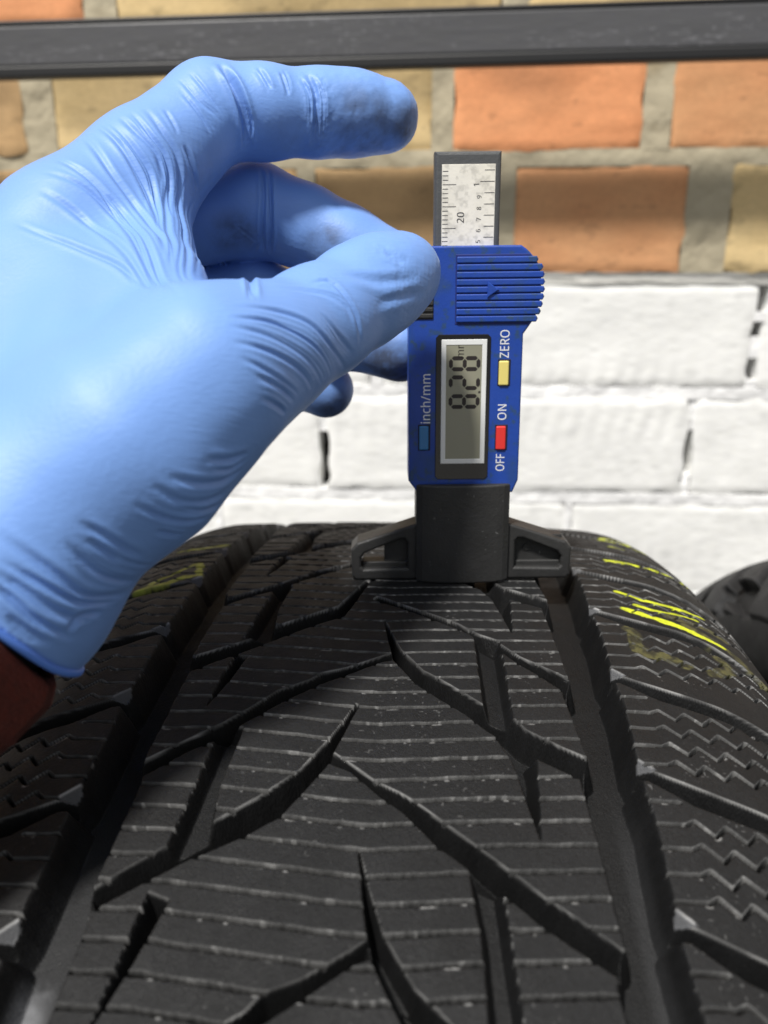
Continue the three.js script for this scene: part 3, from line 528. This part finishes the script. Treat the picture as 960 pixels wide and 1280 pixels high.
  const st = [1, nx, nx * ny], corner = [0, 1, nx, nx + 1, nx * ny, nx * ny + 1, nx * ny + nx, nx * ny + nx + 1], edges = [[0, 1], [0, 2], [0, 4], [1, 3], [1, 5], [2, 3], [2, 6], [3, 7], [4, 5], [4, 6], [5, 7], [6, 7]];
  for (let k = 0; k + 1 < nz; k++) for (let j = 0; j + 1 < ny; j++) for (let i = 0; i + 1 < nx; i++) {
    const o = (k * ny + j) * nx + i; let m = 0; for (let c = 0; c < 8; c++) if (F[o + corner[c]] < 0) m |= 1 << c;
    if (m === 0 || m === 255) continue;
    let sx = 0, sy = 0, sz = 0, cnt = 0;
    for (const [a, b] of edges) { if (((m >> a) & 1) === ((m >> b) & 1)) continue; const fa = F[o + corner[a]], fb = F[o + corner[b]], t = fa / (fa - fb); sx += (a & 1) + ((b & 1) - (a & 1)) * t; sy += ((a >> 1) & 1) + (((b >> 1) & 1) - ((a >> 1) & 1)) * t; sz += (a >> 2) + ((b >> 2) - (a >> 2)) * t; cnt++; }
    vid[o] = P.length / 3; P.push(lo.x + (i + sx / cnt) * CELL, lo.y + (j + sy / cnt) * CELL, lo.z + (k + sz / cnt) * CELL);
  }
  for (let k = 1; k + 1 < nz; k++) for (let j = 1; j + 1 < ny; j++) for (let i = 1; i + 1 < nx; i++) {
    const o = (k * ny + j) * nx + i, inside = F[o] < 0;
    for (let a = 0; a < 3; a++) { if (inside === F[o + st[a]] < 0) continue; const u = st[(a + 1) % 3], v = st[(a + 2) % 3], A = vid[o - u - v], Bq = vid[o - v], C = vid[o], D = vid[o - u]; if (A < 0 || Bq < 0 || C < 0 || D < 0) continue; if (inside) I.push(A, Bq, C, A, C, D); else I.push(A, C, Bq, A, D, C); }
  }
  // wrinkles of the rubber: each is a curve on the surface, a crease with a fold beside it
  const bins = new Map(), GR = 4, key = (x, y, z) => (Math.floor(x / GR) + 200) * 1e6 + (Math.floor(y / GR) + 200) * 1e3 + Math.floor(z / GR) + 200;
  const segs = []; let wrinkles = 0;
  function wrinkle(pix, depth = 0.5, width = 0.6, ridge = 0.5) {
    const pts = pix.map(([a, b]) => onHand(a, b)).filter(Boolean); if (pts.length < 2) return; wrinkles++;
    const curve = new THREE.CatmullRomCurve3(pts), m = Math.max(6, Math.ceil(curve.getLength() / 1.5)), q = curve.getPoints(m); for (const p of q) for (let n = 0; n < 3; n++) { const d = sdf(p.x, p.y, p.z), E = 0.3; p.addScaledVector(V(sdf(p.x + E, p.y, p.z) - d, sdf(p.x, p.y + E, p.z) - d, sdf(p.x, p.y, p.z + E) - d).normalize(), -d); }
    for (let i = 0; i < m; i++) { const a = q[i], b = q[i + 1]; if (a.distanceTo(b) > 6) continue; const f = (t) => Math.min(1, 4 * t + 0.05, 4 * (1 - t) + 0.05), s = { a, b, fa: f(i / m) * depth * 0.8, fb: f((i + 1) / m) * depth * 0.8, w: width * 0.9, ridge, id: wrinkles }; segs.push(s);
      const c = a.clone().lerp(b, 0.5); for (let x = -1; x <= 1; x++) for (let y = -1; y <= 1; y++) for (let z = -1; z <= 1; z++) { const k = key(c.x + x * GR, c.y + y * GR, c.z + z * GR); (bins.get(k) ?? bins.set(k, []).get(k)).push(s); } }
  }
  function bundle(A, B2, count, depth, width, jitter = 2) {
    const on = (arr, u) => { const x = clamp(u, 0, 1) * (arr.length - 1), k = Math.min(arr.length - 2, Math.floor(x)); return [lerp(arr[k][0], arr[k + 1][0], x - k), lerp(arr[k][1], arr[k + 1][1], x - k)]; };
    for (let i = 0; i < count; i++) {
      const t = (i + rr(0.1, 0.9)) / count, a = rr(-0.05, 0.28), b = rr(0.7, 1.05), f1 = rr(0, 6), f2 = rr(0, 6), tilt = rr(-0.5, 0.5) / count, pix = [];
      for (let s = 0; s <= 8; s++) { const u = lerp(a, b, s / 8), p = on(A, u), q = on(B2, u), tt = t + tilt * (s / 8 - 0.5) * 2; pix.push([lerp(p[0], q[0], tt) + jitter * Math.sin(u * 5 + f1), lerp(p[1], q[1], tt) + jitter * Math.sin(u * 4 + f2)]); }
      wrinkle(pix, depth * rr(0.5, 1.3), width * rr(0.75, 1.2), rr(0.3, 0.9));
    }
  }
  const T = (lines, depth, width, ridge = 0.6) => lines.forEach((l) => {
    const p = []; for (let i = 0; i < l.length; i += 2) p.push([l[i], l[i + 1]]);
    wrinkle(p, depth * rr(0.8, 1.2), width * rr(0.85, 1.15), ridge);
    const o = rr(3, 7) * (rnd() < 0.5 ? -1 : 1), k = Math.floor(p.length * 0.4); if (rnd() < 0.6) wrinkle(p.slice(rnd() < 0.5 ? 0 : k).map(([a, b]) => [a + o * 0.6 + rr(-1, 1), b - o * 0.6 + rr(-1, 1)]), depth * 0.45, width * 0.75, ridge);
  });
  // thumb
  T([[297, 383, 350, 390, 383, 403, 413, 433, 431, 461], [290, 397, 340, 403, 380, 423, 414, 468], [287, 408, 330, 417, 373, 440, 403, 478], [290, 427, 340, 440, 373, 460, 391, 486], [300, 447, 340, 467, 374, 494], [320, 470, 350, 484, 369, 502], [327, 497, 347, 507, 358, 517]], 0.42, 0.45, 0.45);
  T([[388, 353, 410, 350, 433, 372, 447, 400, 450, 430], [350, 360, 400, 366, 430, 380, 442, 402], [397, 390, 423, 420, 441, 444]], 0.32, 0.5);
  T([[427, 341, 473, 351, 520, 348], [470, 381, 500, 371, 530, 366], [480, 312, 505, 330]], 0.3, 0.9, 0.9);
  // heel of the thumb
  T([[310, 566, 283, 575, 258, 574], [307, 573, 290, 586, 262, 586], [303, 584, 283, 599, 248, 604, 209, 594], [283, 614, 255, 627, 220, 624, 191, 606], [278, 628, 255, 638, 222, 634], [264, 642, 234, 652, 198, 645, 170, 631], [252, 662, 228, 668, 196, 664], [238, 685, 212, 695, 177, 695, 142, 677, 99, 652], [225, 697, 191, 707, 152, 702, 110, 673], [208, 709, 170, 726, 124, 716, 81, 677]], 0.48, 0.55, 0.5);
  // wrist
  T([[160, 741, 106, 744, 71, 719, 0, 668], [148, 752, 99, 753, 57, 733, 0, 700], [120, 778, 71, 765, 28, 737, -10, 712], [92, 798, 46, 776, 18, 751, -10, 728], [64, 806, 35, 790, 7, 769], [130, 765, 100, 772, 84, 790]], 0.7, 0.6, 0.6);
  // index finger
  T([[273, 79, 294, 110, 306, 147, 308, 184]], 1.5, 0.7, 0.8); T([[284, 85, 298, 114, 314, 154, 312, 178], [322, 84, 332, 98, 339, 112], [350, 90, 361, 120]], 0.5, 0.5);
  T([[236, 90, 257, 114, 280, 147], [223, 98, 248, 125, 273, 148], [227, 116, 248, 141, 263, 166], [205, 137, 223, 168]], 0.34, 0.45);
  T([[383, 92, 394, 112, 396, 145, 391, 184]], 0.9, 0.65, 0.8); T([[390, 94, 402, 116, 403, 150, 399, 182], [376, 98, 387, 120, 388, 160]], 0.4, 0.5, 0.7);
  // web between index and thumb
  T([[180, 136, 202, 164, 221, 195, 225, 227, 227, 256], [163, 141, 188, 170, 205, 193, 213, 228, 216, 270], [148, 146, 171, 166, 196, 193, 207, 227], [140, 158, 167, 185, 188, 218, 196, 252, 203, 290], [146, 177, 165, 206, 182, 239, 194, 262], [122, 158, 156, 190, 187, 243, 200, 282], [103, 171, 134, 209, 169, 256, 197, 290, 208, 318], [230, 181, 240, 206, 246, 240]], 0.62, 0.58);
  T([[87, 202, 140, 262, 175, 315, 224, 371], [56, 215, 119, 246, 156, 280, 178, 315, 198, 362], [50, 237, 103, 274, 156, 315, 202, 366], [22, 280, 94, 309, 147, 331, 176, 356], [70, 200, 120, 232, 160, 272], [110, 225, 150, 262, 190, 322, 212, 368]], 0.55, 0.6);
  T([[216, 218, 209, 274, 217, 330], [232, 225, 229, 280, 235, 350], [243, 250, 241, 300, 244, 345]], 0.4, 0.55);
  // middle and ring fingers
  T([[326, 212, 330, 240, 328, 285, 331, 320], [336, 214, 338, 250, 339, 290, 338, 318]], 0.7, 0.5); T([[316, 336, 313, 352, 316, 372]], 0.6, 0.5);
  // finer: refine the mesh where the wrinkles run, so that they stay crisp
  const nearest = (x, y, z, f) => { const list = bins.get(key(x, y, z)); if (!list) return; for (const s of list) { const vx = s.b.x - s.a.x, vy = s.b.y - s.a.y, vz = s.b.z - s.a.z, t = clamp(((x - s.a.x) * vx + (y - s.a.y) * vy + (z - s.a.z) * vz) / (vx * vx + vy * vy + vz * vz), 0, 1); f(s, t, Math.hypot(x - s.a.x - vx * t, y - s.a.y - vy * t, z - s.a.z - vz * t)); } };
  for (let pass = 0; pass < 2; pass++) {
    const mids = new Map(), out = [], reach = pass ? 1.5 : 2.4, seen = new Map();
    const want = (v) => { let r = seen.get(v); if (r === undefined) { r = false; nearest(P[v * 3], P[v * 3 + 1], P[v * 3 + 2], (s, t, d) => { if (d < reach) r = true; }); seen.set(v, r); } return r; };
    const mid = (a, b) => { if (!(want(a) || want(b))) return -1; const k = a < b ? a * 8388608 + b : b * 8388608 + a; let m = mids.get(k); if (m === undefined) { m = P.length / 3; P.push((P[a * 3] + P[b * 3]) / 2, (P[a * 3 + 1] + P[b * 3 + 1]) / 2, (P[a * 3 + 2] + P[b * 3 + 2]) / 2); mids.set(k, m); } return m; };
    for (let i = 0; i < I.length; i += 3) {
      let a = I[i], b = I[i + 1], c = I[i + 2]; let x = mid(a, b), y = mid(b, c), z = mid(c, a); const n = (x >= 0) + (y >= 0) + (z >= 0);
      if (n === 3) { out.push(a, x, z, x, b, y, z, y, c, x, y, z); continue; }
      if (n === 0) { out.push(a, b, c); continue; }
      while (!(n === 1 ? x >= 0 : z < 0)) { [a, b, c, x, y, z] = [b, c, a, y, z, x]; }
      if (n === 1) out.push(a, x, c, x, b, c); else out.push(x, b, y, a, x, y, a, y, c);
    }
    I = out;
  }
  const pos = new Float32Array(P), nv = pos.length / 3, N = new Float32Array(nv * 3), e = 0.4;
  for (let i = 0; i < nv; i++) { const x = pos[i * 3], y = pos[i * 3 + 1], z = pos[i * 3 + 2], a = sdf(x + e, y, z) - sdf(x - e, y, z), b = sdf(x, y + e, z) - sdf(x, y - e, z), c = sdf(x, y, z + e) - sdf(x, y, z - e), l = Math.hypot(a, b, c) || 1; N[i * 3] = a / l; N[i * 3 + 1] = b / l; N[i * 3 + 2] = c / l; }
  const tip = at(470, 142, 180), tip2 = at(510, 345, 158), dirtAndShade = [[at(458, 168, 178), 15, 0.5], [at(512, 160, 182), 9, 0.52], [at(365, 165, 176), 9, 0.2], [at(405, 175, 177), 8, 0.3], [at(292, 295, 188), 8, 0.4], [at(405, 302, 188), 7, 0.42], [at(250, 210, 166), 12, 0.16], [at(420, 515, 212), 9, 0.5], [at(490, 460, 198), 12, 0.6]];  // smudges on the glove; on the ring fingertip its shade is painted in
  const col = new Float32Array(nv * 3), uv = new Float32Array(nv * 2);
  for (let i = 0; i < nv; i++) {
    const x = pos[i * 3], y = pos[i * 3 + 1], z = pos[i * 3 + 2]; let h = 0;
    let crease = 0, fold = 0, broad = 0;
    const best = new Map(); nearest(x, y, z, (s, t, d) => { if (d > 4) return; const b = best.get(s.id); if (!b || d < b[0]) best.set(s.id, [d, lerp(s.fa, s.fb, t), s]); });
    for (const [d, am, s] of best.values()) { crease = Math.max(crease, am * Math.exp(-((d / s.w) ** 2))); fold = Math.max(fold, am * s.ridge * 0.7 * Math.exp(-(((d - s.w * 2.1) / (s.w * 1.1)) ** 2))); }
    fold *= 1 - Math.min(1, crease * 2.2);
    h += fold - crease;
    const dt = Math.hypot(x - tip.x, y - tip.y, z - tip.z), d2 = Math.hypot(x - tip2.x, y - tip2.y, z - tip2.z);
    h += (fbm(x * 0.9, y * 0.9, z * 0.9, 3) - 0.5) * 0.32 * sstep(21, 12, dt) + (fbm(x * 1.1, y * 1.1, z * 1.1, 2) - 0.5) * 0.14 * sstep(17, 9, d2) + (fbm(x * 0.09, y * 0.09, z * 0.09, 2) - 0.5) * 0.8;
    pos[i * 3] += N[i * 3] * h; pos[i * 3 + 1] += N[i * 3 + 1] * h; pos[i * 3 + 2] += N[i * 3 + 2] * h;
    let k = 0; for (const [c, r, w] of dirtAndShade) { const d = Math.hypot(x - c.x, y - c.y, z - c.z); k = Math.max(k, 1.5 * w * sstep(r, r * 0.2, d) * (0.5 + 0.5 * sstep(0.35, 0.65, fbm(x * 0.25, y * 0.25, z * 0.25, 3)) + 0.5 * (fbm(x * 1.6, y * 1.6, z * 1.6, 2) - 0.5))); }
    k = clamp(k + 0.1 * crease, 0, 0.85); const v = 0.94 + 0.12 * fbm(x * 0.06, y * 0.06, z * 0.06, 3);
    col[i * 3] = lerp(0.17 * v, 0.05, k); col[i * 3 + 1] = lerp(0.325 * v, 0.055, k); col[i * 3 + 2] = lerp(0.71 * v, 0.075, k);
    uv[i * 2] = (x + z * 0.7) / 30; uv[i * 2 + 1] = (y - z * 0.4) / 30;
  }
  const g = new THREE.BufferGeometry(); g.setAttribute('position', new THREE.BufferAttribute(pos, 3)); g.setAttribute('color', new THREE.BufferAttribute(col, 3)); g.setAttribute('uv', new THREE.BufferAttribute(uv, 2)); g.setIndex(new THREE.BufferAttribute(new Uint32Array(I), 1)); g.computeVertexNormals();
  const nitrile = phys({ color: 0xffffff, vertexColors: true, roughness: 0.53, sheen: 0.25, sheenColor: lin(0.7, 0.85, 1), sheenRoughness: 0.5, bumpMap: dataTex(512, 512, (u, v) => grey(tileFbm(u, v, 60, 601, 4))), bumpScale: 0.00004 });
  sub('glove', g, nitrile, person);

  // rolled rim of the glove, dark knitted cuff and the red sleeve, round the forearm's axis
  const side = new THREE.Vector3().crossVectors(axis, FWD).normalize(), up2 = new THREE.Vector3().crossVectors(side, axis).normalize();
  const ring = (c, r1, r2, wob, seed) => Array.from({ length: 48 }, (_, i) => { const a = (i / 48) * Math.PI * 2, k = 1 + wob * (noise(Math.cos(a) * 2 + 5, Math.sin(a) * 2 + 5, seed) - 0.5); return c.clone().addScaledVector(side, Math.cos(a) * r1 * k).addScaledVector(up2, Math.sin(a) * r2 * k); });
  const onAxis = (px, py, d) => at(px, py, d);
  const c0 = onAxis(-20, 715, 124), cutD = cutAt.clone().sub(c0).dot(axis), rimC = c0.clone().addScaledVector(axis, cutD);
  const loft = (rings, close) => {
    const m = rings[0].length, p = [], id = [], u = []; rings.forEach((r, i) => r.forEach((q, j) => { p.push(q.x, q.y, q.z); u.push(j / m * 4, i * 0.12); }));
    for (let i = 0; i + 1 < rings.length; i++) for (let j = 0; j < m; j++) { const a = i * m + j, b = i * m + ((j + 1) % m), c = a + m, d = b + m; id.push(a, c, b, b, c, d); }
    const q = new THREE.BufferGeometry(); q.setAttribute('position', new THREE.Float32BufferAttribute(p, 3)); q.setAttribute('uv', new THREE.Float32BufferAttribute(u, 2)); q.setIndex(id); q.computeVertexNormals(); return q;
  };
  const rim = Array.from({ length: 72 }, (_, i) => { const a = (i / 72) * Math.PI * 2, dir = side.clone().multiplyScalar(Math.cos(a)).addScaledVector(up2, Math.sin(a)); let r = 8; for (let n = 0; n < 60; n++) { const p = rimC.clone().addScaledVector(dir, r), d = body(p.x, p.y, p.z); if (d > -0.02) break; r -= d * 0.8; } return rimC.clone().addScaledVector(dir, r + 0.2).addScaledVector(axis, -0.5 + 1.4 * (noise(Math.cos(a) * 2.2 + 4, Math.sin(a) * 2.2 + 4, 3) - 0.5)); }); const beadG = new THREE.TubeGeometry(new THREE.CatmullRomCurve3(rim, true), 140, 0.62, 8, true);
  const bead = sub('glove_rim', beadG, phys({ color: lin(0.1, 0.24, 0.75), roughness: 0.5 }), person);
  const knit = std({ color: lin(0.012, 0.011, 0.011), roughness: 1 });
  const ax = (k) => c0.clone().addScaledVector(axis, k);
  sub('knitted_cuff', loft(Array.from({ length: 14 }, (_, i) => ring(ax(cutD - 3 + i * 3), 16.4 + Math.sin(i * 2) * 0.2, 16.4, 0.03, 5))), knit, person);
  const cloth = phys({ color: 0xffffff, roughness: 1, sheen: 0.5, sheenColor: lin(0.5, 0.12, 0.08), sheenRoughness: 0.6, map: dataTex(256, 256, (u, v) => { const q = tileFbm(u, v, 40, 621, 3), w = tileFbm(u, v, 5, 625, 3); const k = 0.75 + 0.3 * q + 0.2 * (w - 0.5); return [0.36 * k, 0.13 * k, 0.09 * k]; }, true), bumpMap: dataTex(256, 256, (u, v) => grey(tileFbm(u, v, 64, 631, 3))), bumpScale: 0.0008 });
  const sl = [], R0 = 20.5, cs = at(-22, 708, 121), pul = RIGHT.clone().multiplyScalar(-0.66).addScaledVector(UPV, 0.75), lean = (r, c, k) => r.map((p) => p.clone().addScaledVector(axis, -4.5 * k * (p.clone().sub(c).dot(pul) / 20))), axs = (k) => cs.clone().addScaledVector(axis, k);
  for (let i = 0; i < 40; i++) { const k = cutD - 1.2 + i * 2.4, r = R0 + (i === 0 ? -1.2 : 0) + 2.2 * (noise(i * 0.25, 3, 9) - 0.5) + i * 0.12; sl.push(lean(ring(axs(k), r, r, 0.12, 7 + i * 0.12), axs(k), Math.max(0, 1 - i / 14))); }
  const sleeve = sub('sleeve', loft([...sl.slice(0, 5).map((r, i) => lean(ring(axs(cutD - 1.2 + (4 - i) * 2.4), R0 - 2.4, R0 - 2.4, 0.1, 7), axs(cutD - 1.2 + (4 - i) * 2.4), 1 - (4 - i) / 14)), ...sl]), cloth, person);
  for (const k of [cutD + 9]) sub('sleeve_seam', new THREE.TubeGeometry(new THREE.CatmullRomCurve3(lean(ring(axs(k), R0 + 0.6, R0 + 0.6, 0.1, 7.5), axs(k), 0.75), true), 120, 0.8, 6, true), cloth, sleeve);
}

renderer.render(scene, camera);
